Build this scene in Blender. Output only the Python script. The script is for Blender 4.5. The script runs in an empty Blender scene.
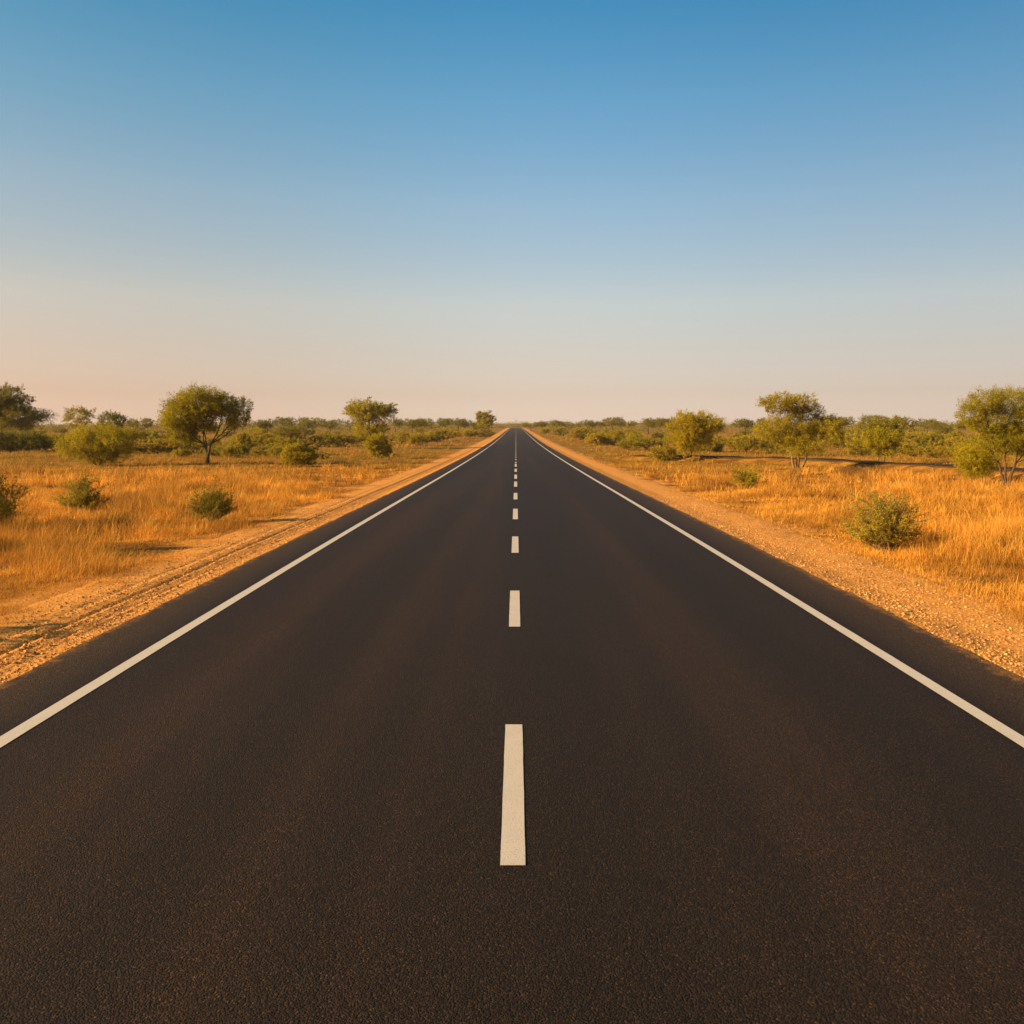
import bpy, math, random
import numpy as np

random.seed(7)
SC = bpy.context.scene
COL = SC.collection
R = math.radians
H_CAM, F_PX, CX, CY = 2.1, 900.0, 516.0, 428.0
SUN_ELEV = 19.0
EXPOSURE = 1.2

# ------------------------------------------------------------------ terrain
_PY = np.array([-80, 0, 14, 27, 41, 75, 119, 191, 278, 420, 612, 900, 6000.])
_PZ = np.array([0, 0, 0, -.06, -.14, -.26, -.27, -.04, .43, 1.22, 1.98, 2.02, 2.02])
_M = np.gradient(_PZ, _PY)
_M[0] = _M[1] = _M[-1] = _M[-2] = 0


def prof(y):
    y = np.clip(np.asarray(y, float), -79.9, 5999.)
    i = np.clip(np.searchsorted(_PY, y) - 1, 0, len(_PY) - 2)
    h = _PY[i + 1] - _PY[i]
    t = (y - _PY[i]) / h
    return ((2 * t**3 - 3 * t**2 + 1) * _PZ[i] + (t**3 - 2 * t**2 + t) * h * _M[i]
            + (-2 * t**3 + 3 * t**2) * _PZ[i + 1] + (t**3 - t**2) * h * _M[i + 1])


def sst(a, b, x):
    t = np.clip((x - a) / (b - a), 0, 1)
    return t * t * (3 - 2 * t)


def wob(x, y, s, k=0.0):
    """cheap smooth noise in about -1..1"""
    return (np.sin(x * s + 1.7 * np.sin(y * s * .71 + k) + k * 1.3) * np.cos(y * s * .93 + 1.3 * np.sin(x * s * .57 + k * 2.1))
            + .5 * np.sin(x * s * 2.3 + k * 3.1 + 1.1 * np.cos(y * s * 1.9)) * np.cos(y * s * 2.7 + k)) / 1.3


SIDE = np.array([(9.5, 70.5), (14.4, 66.4), (18.2, 62.6), (21.2, 58.2), (23.2, 52.5), (24.0, 46.5), (24.3, 40), (24.6, 30), (25, 15), (26, -20)])


def side_dist(x, y):
    x = np.asarray(x, float); y = np.asarray(y, float)
    d = np.full(np.broadcast(x, y).shape, 1e9)
    for (ax, ay), (bx, by) in zip(SIDE[:-1], SIDE[1:]):
        vx, vy = bx - ax, by - ay
        t = np.clip(((x - ax) * vx + (y - ay) * vy) / (vx * vx + vy * vy), 0, 1)
        d = np.minimum(d, np.hypot(x - ax - t * vx, y - ay - t * vy))
    return d


def G(x, y):
    """height of the natural ground"""
    x = np.asarray(x, float); y = np.asarray(y, float)
    a = np.abs(x)
    z = prof(y) - .02 - .05 * sst(4.2, 4.9, a) - .05 * sst(5.2, 7, a)
    f = sst(5.6, 8.5, a)
    z = z + f * (.07 * wob(x, y, .33) + .035 * wob(x, y, 1.1, 2.))
    z = z + sst(30, 120, a) * .25 * wob(x, y, .03, 1.)
    z = z + .30 * (1 - sst(1.0, 2.4, side_dist(x, y)))
    return z


def ray(px, py, lo=3.0, hi=900.0):
    """the place on the ground seen at this spot of the photograph"""
    ys = np.geomspace(lo, hi, 4000)
    xs = (px - CX) / F_PX * ys
    zs = H_CAM - (py - CY) / F_PX * ys
    hit = np.nonzero(zs <= G(xs, ys))[0]
    k = hit[0] if len(hit) else len(ys) - 1
    return float(xs[k]), float(ys[k])


# ------------------------------------------------------------------ mesh helpers
def mesh_np(name, V, faces, mats, mat_idx=None, smooth=False):
    """faces: list of int arrays (n,3) or (n,4)"""
    me = bpy.data.meshes.new(name)
    V = np.ascontiguousarray(V, np.float32)
    me.vertices.add(len(V))
    me.vertices.foreach_set('co', V.ravel())
    faces = [np.asarray(f, np.int32) for f in faces if len(f)]
    loops = np.concatenate([f.ravel() for f in faces])
    sizes = np.concatenate([np.full(len(f), f.shape[1], np.int32) for f in faces])
    starts = np.concatenate([[0], np.cumsum(sizes)[:-1]]).astype(np.int32)
    me.loops.add(len(loops))
    me.loops.foreach_set('vertex_index', loops)
    me.polygons.add(len(sizes))
    me.polygons.foreach_set('loop_start', starts)
    me.polygons.foreach_set('loop_total', sizes)
    for m in mats:
        me.materials.append(m)
    if mat_idx is not None:
        me.polygons.foreach_set('material_index', np.asarray(mat_idx, np.int32))
    me.polygons.foreach_set('use_smooth', np.full(len(sizes), bool(smooth)))
    me.update(calc_edges=True)
    me.validate()
    return me


def link(name, me, parent=None, loc=(0, 0, 0)):
    o = bpy.data.objects.new(name, me)
    COL.objects.link(o)
    o.location = loc
    if parent is not None:
        o.parent = parent
    return o


def tag(o, label=None, cat=None, group=None, kind=None):
    for k, v in (('label', label), ('category', cat), ('group', group), ('kind', kind)):
        if v:
            o[k] = v
    return o


def thing(name, label, cat, loc, group=None):
    return tag(link(name, None, None, loc), label, cat, group)


def grid(xs, ys, zf, flip=False):
    X, Y = np.meshgrid(xs, ys)
    V = np.stack([X, Y, zf(X, Y)], -1).reshape(-1, 3)
    n, m = len(ys), len(xs)
    i = (np.arange(n - 1)[:, None] * m + np.arange(m - 1)[None, :]).ravel()
    return V, np.stack([i, i + 1, i + m + 1, i + m], 1)


class Tubes:
    """tapered bent tubes for trunks, limbs and stems"""
    def __init__(self):
        self.V, self.F, self.n = [], [], 0

    def add(self, pts, rad, sides=5):
        pts = np.asarray(pts, float); k = len(pts)
        rad = np.interp(np.linspace(0, 1, k), np.linspace(0, 1, len(rad)), rad)
        T = np.gradient(pts, axis=0)
        T /= np.linalg.norm(T, axis=1, keepdims=True) + 1e-9
        ref = np.array([.3, .9, .1]) if abs(T[0][2]) > .6 else np.array([0, 0, 1.])
        U = np.cross(T, ref); U /= np.linalg.norm(U, axis=1, keepdims=True) + 1e-9
        W = np.cross(T, U)
        a = np.linspace(0, 2 * np.pi, sides, endpoint=False)
        ring = pts[:, None, :] + rad[:, None, None] * (np.cos(a)[None, :, None] * U[:, None, :] + np.sin(a)[None, :, None] * W[:, None, :])
        self.V.append(ring.reshape(-1, 3))
        i = np.arange(k - 1)[:, None] * sides
        j = np.arange(sides)[None, :]; j2 = (j + 1) % sides
        self.F.append(np.stack([i + j, i + j2, i + sides + j2, i + sides + j], -1).reshape(-1, 4) + self.n)
        self.n += k * sides

    def data(self):
        return np.concatenate(self.V), np.concatenate(self.F)


def curve_pts(rng, a, b, bend=.12, sag=0.0, n=6):
    a = np.asarray(a, float); b = np.asarray(b, float)
    L = np.linalg.norm(b - a)
    t = np.linspace(0, 1, n)[:, None]
    off = rng.normal(0, bend * L, 3)
    p = a + (b - a) * t + np.sin(np.pi * t) * off + rng.normal(0, bend * .12 * L, (n, 3)) * np.sin(np.pi * t)
    p[:, 2] += sag * L * np.sin(np.pi * t[:, 0])
    return p


def leaves(rng, P, D, size, aspect=.45):
    """one small diamond leaf at every P, long axis near D"""
    n = len(P)
    A = D + rng.normal(0, .75, (n, 3))
    A /= np.linalg.norm(A, axis=1, keepdims=True) + 1e-9
    B = np.cross(A, rng.normal(0, 1, (n, 3)))
    B /= np.linalg.norm(B, axis=1, keepdims=True) + 1e-9
    s = (size * rng.uniform(.6, 1.4, n))[:, None]
    N = np.cross(A, B)
    V = np.stack([P - A * s * .5, P + B * s * aspect * .5 + N * s * .08, P + A * s * .5, P - B * s * aspect * .5 + N * s * .08], 1).reshape(-1, 3)
    return V, np.arange(4 * n).reshape(-1, 4)


DENSE = 1.8


def lobe_points(rng, c, r, n, shell=.5, rough=.2, floor=None):
    d = rng.normal(0, 1, (n, 3)); d /= np.linalg.norm(d, axis=1, keepdims=True)
    ph = rng.uniform(0, 6, 3)
    bump = 1 + rough * (np.sin(3.1 * d[:, 0] + ph[0]) * np.sin(4.3 * d[:, 2] + ph[1]) + .7 * np.sin(6.7 * d[:, 0] + ph[2]) * np.cos(5.9 * d[:, 1] + ph[0]))
    q = (shell + (1 - shell) * rng.random(n) ** .6) * bump
    P = np.asarray(c) + d * np.asarray(r) * q[:, None]
    if floor is not None:
        P[:, 2] = np.maximum(P[:, 2], floor + rng.uniform(0, .08, n))
    return P, d


def foliage(rng, lobes, size, n_clump, per_clump, limbs_from, tubes, up=.5, twig=.5, shell=.5, rough=.2, floor=None, sides=4, aspect=.45, r0=.05, leafy=(.25, 1.0), spread=.16, dense=DENSE):
    """sprays of leaves in ellipsoid lobes; a limb goes to each lobe, twigs to its sprays"""
    Vs, n_tot = [], 0
    vol = np.array([np.prod(r) ** .75 * w for _, r, w in lobes]); vol /= vol.sum()
    for (c, r, w), fr in zip(lobes, vol):
        c = np.asarray(c, float); r = np.asarray(r, float)
        k = max(3, int(n_clump * fr * dense))
        P, d = lobe_points(rng, c, r, k, shell, rough, floor)
        src = limbs_from[int(rng.integers(len(limbs_from)))] if len(limbs_from) else c
        src = min(limbs_from, key=lambda s: abs(s[0] - c[0]) + rng.random() * .2 * r[0]) if len(limbs_from) else c
        hub = c + np.array([0, 0, -.35 * r[2]])
        limb = curve_pts(rng, src, hub, .06, 0, 7)
        tubes.add(limb, [r0, r0 * .5], sides + 1)
        m = max(2, k // 6)
        sel = rng.choice(k, m, replace=False)
        for q in sel:
            s = limb[int(rng.integers(3, 7))]
            tubes.add(curve_pts(rng, s, P[q], .08, .03, 5), [r0 * .4, r0 * .1], 3)
        D = d * np.array([1, 1, .6]) + np.array([0, 0, up])
        D /= np.linalg.norm(D, axis=1, keepdims=True)
        L = twig * float(np.mean(r))
        nt = 4                                                       # twigs to a spray
        td = np.repeat(D, nt, 0) + rng.normal(0, .55, (k * nt, 3))
        td /= np.linalg.norm(td, axis=1, keepdims=True)
        t0 = np.repeat(P, nt, 0) - .35 * L * np.repeat(D, nt, 0)
        ln = L * rng.uniform(.5, 1.25, k * nt)
        pl = max(1, per_clump // nt)
        t = rng.uniform(leafy[0], leafy[1], (k * nt, pl))
        Q = t0[:, None, :] + td[:, None, :] * (ln[:, None] * t)[:, :, None] + rng.normal(0, spread * L, (k * nt, pl, 3)) * (1.1 - .7 * t)[:, :, None]
        DD = np.repeat(td[:, None, :], pl, 1)
        Q = Q.reshape(-1, 3)
        if floor is not None:
            Q[:, 2] = np.maximum(Q[:, 2], floor + rng.uniform(.0, .06, len(Q)))
        Vs.append(leaves(rng, Q, DD.reshape(-1, 3), size, aspect)[0])
    V = np.concatenate(Vs)
    return V, np.arange(len(V)).reshape(-1, 4)


# ------------------------------------------------------------------ materials
def mat(name):
    m = bpy.data.materials.new(name); m.use_nodes = True
    nt = m.node_tree; nt.nodes.clear()
    return m, nt, nt.nodes, nt.links


def nd(N, typ, **kw):
    n = N.new(typ)
    for k, v in kw.items():
        if k.startswith('i_'):
            n.inputs[k[2:].replace('_', ' ')].default_value = v
        else:
            setattr(n, k, v)
    return n


def ramp(N, stops, interp='LINEAR'):
    n = N.new('ShaderNodeValToRGB'); cr = n.color_ramp; cr.interpolation = interp
    while len(cr.elements) < len(stops):
        cr.elements.new(.5)
    for e, (p, c) in zip(cr.elements, stops):
        e.position = p; e.color = tuple(c) + (1,) if len(c) == 3 else c
    return n


def noise(N, L, vec, scale, detail=4, rough=.55, sx=1, sy=1, sz=1):
    mp = N.new('ShaderNodeMapping'); mp.inputs['Scale'].default_value = (sx, sy, sz)
    L.new(vec, mp.inputs['Vector'])
    n = nd(N, 'ShaderNodeTexNoise', i_Scale=scale, i_Detail=detail, i_Roughness=rough)
    L.new(mp.outputs[0], n.inputs['Vector'])
    return n


def mix(N, L, f, a, b, blend='MIX'):
    n = N.new('ShaderNodeMix'); n.data_type = 'RGBA'; n.blend_type = blend
    for s, v in ((n.inputs[0], f), (n.inputs[6], a), (n.inputs[7], b)):
        if hasattr(v, 'is_output'):
            L.new(v, s)
        elif isinstance(v, (int, float)):
            s.default_value = v
        else:
            s.default_value = tuple(v) + (1,)
    return n.outputs[2]


def mathn(N, L, op, a, b=0.0, clamp=False):
    n = N.new('ShaderNodeMath'); n.operation = op; n.use_clamp = clamp
    for s, v in ((n.inputs[0], a), (n.inputs[1], b)):
        if hasattr(v, 'is_output'):
            L.new(v, s)
        else:
            s.default_value = v
    return n.outputs[0]


def leaf_mat(name, stops, trans=.4, ns=.9, lo=(.78, .74, .75), hi=(1.24, 1.22, 1.1), det=2):
    m, nt, N, L = mat(name)
    geo = N.new('ShaderNodeNewGeometry')
    rp = ramp(N, stops)
    L.new(geo.outputs['Random Per Island'], rp.inputs[0])
    # broad tone differences between sprays of one plant
    oi = N.new('ShaderNodeObjectInfo')
    nz = noise(N, L, geo.outputs['Position'], ns, det, .6)
    rr = ramp(N, [(.3, lo), (.7, hi)]); L.new(nz.outputs[0], rr.inputs[0])
    c = mix(N, L, 1.0, rp.outputs[0], rr.outputs[0], 'MULTIPLY')
    c = mix(N, L, 1.0, c, mix(N, L, oi.outputs['Random'], (.88, .92, .9), (1.12, 1.06, 1.0)), 'MULTIPLY')
    d = N.new('ShaderNodeBsdfPrincipled'); d.inputs['Roughness'].default_value = .65
    d.inputs['Specular IOR Level'].default_value = .15
    t = N.new('ShaderNodeBsdfTranslucent')
    L.new(c, d.inputs['Base Color']); L.new(c, t.inputs['Color'])
    ms = N.new('ShaderNodeMixShader'); ms.inputs[0].default_value = trans
    o = N.new('ShaderNodeOutputMaterial')
    L.new(d.outputs[0], ms.inputs[1]); L.new(t.outputs[0], ms.inputs[2]); L.new(ms.outputs[0], o.inputs[0])
    return m


def bark_mat(name, c1, c2):
    m, nt, N, L = mat(name)
    geo = N.new('ShaderNodeNewGeometry')
    nz = noise(N, L, geo.outputs['Position'], 9, 5, .6, 1, 1, .3)
    b = N.new('ShaderNodeBsdfPrincipled'); b.inputs['Roughness'].default_value = .9
    b.inputs['Specular IOR Level'].default_value = .1
    L.new(mix(N, L, nz.outputs[0], c1, c2), b.inputs['Base Color'])
    bp = nd(N, 'ShaderNodeBump', i_Strength=.6, i_Distance=.03)
    L.new(nz.outputs[0], bp.inputs['Height']); L.new(bp.outputs[0], b.inputs['Normal'])
    o = N.new('ShaderNodeOutputMaterial'); L.new(b.outputs[0], o.inputs[0])
    return m


def ground_mat():
    m, nt, N, L = mat('dry_ground')
    geo = N.new('ShaderNodeNewGeometry'); pos = geo.outputs['Position']
    sep = N.new('ShaderNodeSeparateXYZ'); L.new(pos, sep.inputs[0])
    ax = mathn(N, L, 'ABSOLUTE', sep.outputs[0])
    big = noise(N, L, pos, .25, 4); mid = noise(N, L, pos, 1.6, 5, .6); fine = noise(N, L, pos, 26, 6, .7)
    # grassy soil
    g1 = mix(N, L, mid.outputs[0], (.40, .155, .018), (.66, .29, .036))
    dk = ramp(N, [(.42, (.30, .26, .24)), (.62, (1, 1, 1))]); L.new(noise(N, L, pos, .7, 5, .65).outputs[0], dk.inputs[0])
    g1 = mix(N, L, 1.0, g1, dk.outputs[0], 'MULTIPLY')
    g2 = mix(N, L, fine.outputs[0], (.55, .5, .45), (1.35, 1.35, 1.3))
    grass = mix(N, L, 1.0, g1, g2, 'MULTIPLY')
    # olive ground cover far out between the bushes
    far = N.new('ShaderNodeMapRange'); far.inputs[1].default_value = 34; far.inputs[2].default_value = 85
    L.new(sep.outputs[1], far.inputs[0])
    patch = ramp(N, [(.34, (0, 0, 0)), (.58, (1, 1, 1))]); L.new(noise(N, L, pos, .06, 5, .65).outputs[0], patch.inputs[0])
    fo = mathn(N, L, 'MULTIPLY', far.outputs[0], mathn(N, L, 'MULTIPLY', patch.outputs[0], .75))
    grass = mix(N, L, fo, grass, (.20, .125, .015))
    # gravel and bare sand beside the road
    vo = nd(N, 'ShaderNodeTexVoronoi', i_Scale=34.0); L.new(pos, vo.inputs['Vector'])
    vc = N.new('ShaderNodeSeparateColor'); L.new(vo.outputs['Color'], vc.inputs[0])
    st = ramp(N, [(0, (.36, .14, .028)), (.45, (.64, .275, .055)), (.8, (.72, .34, .078)), (1, (.80, .45, .16))]); L.new(vc.outputs[0], st.inputs[0])
    sand = mix(N, L, mid.outputs[0], (.58, .245, .046), (.78, .36, .072))
    grav = mix(N, L, .5, st.outputs[0], sand)
    grav = mix(N, L, 1.0, grav, mix(N, L, fine.outputs[0], (.65, .6, .55), (1.3, 1.3, 1.3)), 'MULTIPLY')
    w = mathn(N, L, 'ADD', ax, mathn(N, L, 'MULTIPLY', mathn(N, L, 'SUBTRACT', noise(N, L, pos, .5, 5, .65).outputs[0], .5), 3.2))
    mr = N.new('ShaderNodeMapRange'); mr.inputs[1].default_value = 5.6; mr.inputs[2].default_value = 6.7; mr.interpolation_type = 'SMOOTHSTEP'
    L.new(w, mr.inputs[0])
    c = mix(N, L, mr.outputs[0], grav, grass)
    b = N.new('ShaderNodeBsdfPrincipled'); b.inputs['Roughness'].default_value = .95
    b.inputs['Specular IOR Level'].default_value = .05
    L.new(c, b.inputs['Base Color'])
    hs = mathn(N, L, 'ADD', mathn(N, L, 'MULTIPLY', vo.outputs['Distance'], -.9), mathn(N, L, 'MULTIPLY', fine.outputs[0], 1.2))
    bp = nd(N, 'ShaderNodeBump', i_Strength=.32, i_Distance=.016); L.new(hs, bp.inputs['Height'])
    L.new(bp.outputs[0], b.inputs['Normal'])
    o = N.new('ShaderNodeOutputMaterial'); L.new(b.outputs[0], o.inputs[0])
    return m


def asphalt_mat(name='asphalt', tone=1.0, spec=.16, edge=.75):
    m, nt, N, L = mat(name)
    geo = N.new('ShaderNodeNewGeometry'); pos = geo.outputs['Position']
    sep = N.new('ShaderNodeSeparateXYZ'); L.new(pos, sep.inputs[0])
    # worn bands running along the lanes
    band = noise(N, L, pos, .95, 3, .5, 1, .012, 0)
    blot = noise(N, L, pos, .5, 4, .6, 1, .25, 1)
    f = mathn(N, L, 'ADD', mathn(N, L, 'MULTIPLY', band.outputs[0], .75), mathn(N, L, 'MULTIPLY', blot.outputs[0], .25))
    cr = ramp(N, [(.37, (.0155, .0108, .0074)), (.5, (.0220, .0142, .0090)), (.64, (.034, .0190, .0102))])
    L.new(f, cr.inputs[0])
    # dusty outer strip beyond the edge lines
    ax = mathn(N, L, 'ABSOLUTE', sep.outputs[0])
    mr = N.new('ShaderNodeMapRange'); mr.inputs[1].default_value = 3.5; mr.inputs[2].default_value = 4.2; L.new(ax, mr.inputs[0])
    base = mix(N, L, mr.outputs[0], cr.outputs[0], (.056, .035, .0165))
    # sand blown over the ragged edge
    en = noise(N, L, pos, 5, 6, .7)
    er = N.new('ShaderNodeMapRange'); er.inputs[1].default_value = 4.12; er.inputs[2].default_value = 4.34
    L.new(mathn(N, L, 'ADD', ax, mathn(N, L, 'MULTIPLY', mathn(N, L, 'SUBTRACT', en.outputs[0], .5), .55)), er.inputs[0])
    base = mix(N, L, mathn(N, L, 'MULTIPLY', er.outputs[0], edge), base, (.42, .19, .045))
    # stones of the surface
    vo = nd(N, 'ShaderNodeTexVoronoi', i_Scale=115.0); L.new(pos, vo.inputs['Vector'])
    vc = N.new('ShaderNodeSeparateColor'); L.new(vo.outputs['Color'], vc.inputs[0])
    sp = ramp(N, [(0, (.45, .45, .45)), (.5, (.85, .85, .85)), (.86, (1.25, 1.2, 1.15)), (.95, (1.6, 1.48, 1.35)), (1, (3.0, 2.5, 2.0))]); L.new(vc.outputs[0], sp.inputs[0])
    c = mix(N, L, 1.0, base, sp.outputs[0], 'MULTIPLY')
    gr = noise(N, L, pos, 38, 4, .7)
    c = mix(N, L, 1.0, c, mix(N, L, gr.outputs[0], (.6 * tone, .6 * tone, .6 * tone), (1.4 * tone, 1.4 * tone, 1.4 * tone)), 'MULTIPLY')
    b = N.new('ShaderNodeBsdfPrincipled'); b.inputs['Roughness'].default_value = .72
    b.inputs['Specular IOR Level'].default_value = spec; b.inputs['Specular Tint'].default_value = (1, .74, .54, 1)
    L.new(c, b.inputs['Base Color'])
    h = mathn(N, L, 'ADD', mathn(N, L, 'MULTIPLY', vo.outputs['Distance'], -1.0), mathn(N, L, 'MULTIPLY', vc.outputs[1], .35))
    bp = nd(N, 'ShaderNodeBump', i_Strength=.6, i_Distance=.006); L.new(h, bp.inputs['Height']); L.new(bp.outputs[0], b.inputs['Normal'])
    o = N.new('ShaderNodeOutputMaterial'); L.new(b.outputs[0], o.inputs[0])
    return m


def paint_mat():
    m, nt, N, L = mat('road_paint')
    geo = N.new('ShaderNodeNewGeometry'); pos = geo.outputs['Position']
    n1 = noise(N, L, pos, 7, 5, .65); n2 = noise(N, L, pos, 120, 3, .6)
    c = mix(N, L, n1.outputs[0], (.50, .435, .35), (.62, .55, .45))
    sp = ramp(N, [(.30, (.45, .43, .4)), (.42, (1, 1, 1))]); L.new(n2.outputs[0], sp.inputs[0])
    c = mix(N, L, 1.0, c, sp.outputs[0], 'MULTIPLY')
    b = N.new('ShaderNodeBsdfPrincipled'); b.inputs['Roughness'].default_value = .7
    b.inputs['Specular IOR Level'].default_value = .25
    L.new(c, b.inputs['Base Color'])
    bp = nd(N, 'ShaderNodeBump', i_Strength=.4, i_Distance=.004); L.new(n2.outputs[0], bp.inputs['Height']); L.new(bp.outputs[0], b.inputs['Normal'])
    o = N.new('ShaderNodeOutputMaterial'); L.new(b.outputs[0], o.inputs[0])
    return m


M_GROUND, M_ROAD, M_PAINT = ground_mat(), asphalt_mat(), paint_mat()
M_SIDE = asphalt_mat('old_asphalt', 1.0, .02, 0.0)
M_GRASS = leaf_mat('dry_grass_blades', [(0, (.48, .19, .018)), (.35, (.72, .315, .030)), (.7, (.83, .41, .052)), (1, (.88, .55, .13))], .35, .4, (.28, .22, .18), (1.36, 1.36, 1.28), 6)  # patch contrast covers uneven grass tone plus shadow patches put into the colour
M_GRASS_FAR = leaf_mat('weathered_grass_blades', [(0, (.22, .13, .014)), (.4, (.36, .205, .024)), (1, (.54, .30, .045))], .35, .10, (.45, .58, .5), (1.3, 1.08, 1.0), 5)
M_STONE = leaf_mat('verge_stones', [(0, (.26, .12, .035)), (.4, (.50, .23, .065)), (.8, (.60, .30, .09)), (1, (.68, .42, .19))], 0.0)
M_LEAF = leaf_mat('acacia_leaves', [(0, (.20, .176, .007)), (.4, (.35, .290, .009)), (.8, (.43, .345, .012)), (1, (.50, .38, .02))], .45)
M_LEAF_DARK = leaf_mat('dark_acacia_leaves', [(0, (.12, .115, .009)), (.5, (.21, .185, .012)), (1, (.30, .245, .018))], .4)
M_LEAF_PALE = leaf_mat('pale_scrub_leaves', [(0, (.25, .20, .014)), (.5, (.38, .295, .018)), (1, (.48, .35, .035))], .45)
M_BUSH = leaf_mat('bush_leaves', [(0, (.20, .175, .010)), (.5, (.33, .275, .015)), (1, (.46, .35, .028))], .4)
M_DRY = leaf_mat('dry_shrub_twigs', [(0, (.13, .065, .02)), (.6, (.24, .125, .03)), (1, (.34, .20, .05))], .2)
M_FAR = leaf_mat('far_scrub_leaves', [(0, (.16, .125, .014)), (.5, (.26, .19, .020)), (1, (.36, .245, .03))], .4)
M_BARK = bark_mat('brown_bark', (.05, .028, .015), (.12, .07, .038))
M_BARK_PALE = bark_mat('pale_bark', (.13, .075, .035), (.25, .15, .07))

# ------------------------------------------------------------------ road
ROWS = np.unique(np.concatenate([np.arange(-30, 30, .25), np.geomspace(30, 1400, 260)]))


def road_z(y):
    return np.interp(y, ROWS, prof(ROWS))


def build_road():
    e = .03
    xl = -4.22 + .025 * wob(ROWS, ROWS * 0, 2.3, 1.) + .02 * wob(ROWS, ROWS * 0, 7.1, 4.)
    xr = 4.24 + .025 * wob(ROWS, ROWS * 0, 2.1, 2.) + .02 * wob(ROWS, ROWS * 0, 6.3, 5.)
    z = prof(ROWS)
    prof_x = [(0, -.12, xl - .05), (0, 0, xl), (0, 0, -3.0 + 0 * xl), (0, 0, 0 * xl), (0, 0, 3.0 + 0 * xl), (0, 0, xr), (0, -.12, xr + .05)]
    V = np.stack([np.stack([x, ROWS, z + dz], 1) for _, dz, x in prof_x], 1).reshape(-1, 3)
    n, m = len(ROWS), len(prof_x)
    i = (np.arange(n - 1)[:, None] * m + np.arange(m - 1)[None, :]).ravel()
    o = link('road', mesh_np('road', V, [np.stack([i, i + 1, i + m + 1, i + m], 1)], [M_ROAD]))
    tag(o, 'long straight dark brown asphalt road running away to the horizon', 'road', None, 'structure')

    def strip(name, x0, x1, y0, y1):
        ys = ROWS[(ROWS > y0) & (ROWS < y1)]
        if y1 - y0 < 8:
            ys = np.concatenate([ys, np.arange(y0 + .07, y1, .09)])
        ys = np.unique(np.concatenate([[y0], ys, [y1]]))
        zz = road_z(ys) + .004
        j0 = .0013 * wob(ys, ys * 0, 9., 1.) if y0 < 40 else 0 * ys
        j1 = .0013 * wob(ys, ys * 0, 8., 3.) if y0 < 40 else 0 * ys
        V = np.stack([np.stack([x0 + j0, ys, zz], 1), np.stack([x1 + j1, ys, zz], 1)], 1).reshape(-1, 3)
        k = np.arange(len(ys) - 1) * 2
        return link(name, mesh_np(name, V, [np.stack([k, k + 1, k + 3, k + 2], 1)], [M_PAINT]), o)
    strip('edge_line', -3.50, -3.375, -30, 1300)
    strip('edge_line', 3.325, 3.445, -30, 1300)

    def yat(py):
        ys = np.geomspace(2.5, 700, 6000)
        return float(ys[np.nonzero(H_CAM - (py - CY) / F_PX * ys <= road_z(ys))[0][0]])
    dash = [(866, 725), (627, 591), (553, 536.7), (519.4, 508.9), (499.5, 493), (486.8, 481.7), (478.8, 474.7), (471.8, 468.9), (466.7, 464.0)]
    ends = [(yat(a), yat(b)) for a, b in dash]
    print('dashes', [(round(a, 2), round(b - a, 2)) for a, b in ends])
    y = ends[-1][0]
    for _ in range(58):
        y += 6.1
        ends.append((y, y + 1.7))
    ends = [(-6.4, -4.2), (-1.1, 1.0)] + ends
    for a, b in ends:
        strip('centre_dash', -.075, .045, a, b)
    return o


build_road()

# ------------------------------------------------------------------ ground and verges
cx = np.concatenate([np.arange(0, 4.3, .7), np.arange(4.3, 34, .32), np.geomspace(34, 3500, 60)])
cx = np.unique(np.concatenate([-cx, cx]))
cy = np.unique(np.concatenate([np.arange(-60, 0, 3.), np.arange(0, 76, .34), np.geomspace(76, 5500, 170)]))


def ground_z(x, y):
    return G(x, y) - .07 * (1 - sst(5.5, 6.3, np.abs(x))) - .1 * (1 - sst(3.6, 4.2, np.abs(x)))


V, F = grid(cx, cy, ground_z)
tag(link('ground', mesh_np('ground', V, [F], [M_GROUND], smooth=True)), 'flat dry savanna ground of orange soil and straw reaching the horizon', 'ground', None, 'structure')


def verge_z(x, y):
    a = np.abs(x)
    z = G(x, y) + .004 - .09 * sst(5.9, 6.35, a)
    z = z + .007 * wob(x, y, 5.5, .5) * sst(4.2, 4.5, a) + .003 * wob(x, y, 17., 1.5)
    # grader furrows along the left verge
    left = (x < 0) * sst(5, 8, y) * (1 - .5 * sst(60, 130, y))
    for c, dep, w in ((-4.92, .036, .05), (-4.62, .032, .045), (-5.25, .014, .06)):
        c2 = c + .03 * wob(y, y * 0, .5, c)
        z = z - left * dep * np.exp(-((x - c2) / w) ** 2) + left * dep * .7 * np.exp(-((x - c2 - 1.7 * w) / w) ** 2)
    return z


vy = np.unique(np.concatenate([np.arange(-12, 4, .5), np.arange(4, 26, .07), np.geomspace(26, 1300, 420)]))
for s in (-1, 1):
    vx = np.sort(s * np.concatenate([np.arange(4.08, 6.4, .045)]))
    V, F = grid(vx, vy, verge_z)
    tag(link('dirt_verge', mesh_np('dirt_verge', V, [F], [M_GROUND], smooth=True)),
        'sandy gravel verge ' + ('with wheel ruts along the left edge of the road' if s < 0 else 'along the right edge of the road'), 'verge', None, 'structure')

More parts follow.
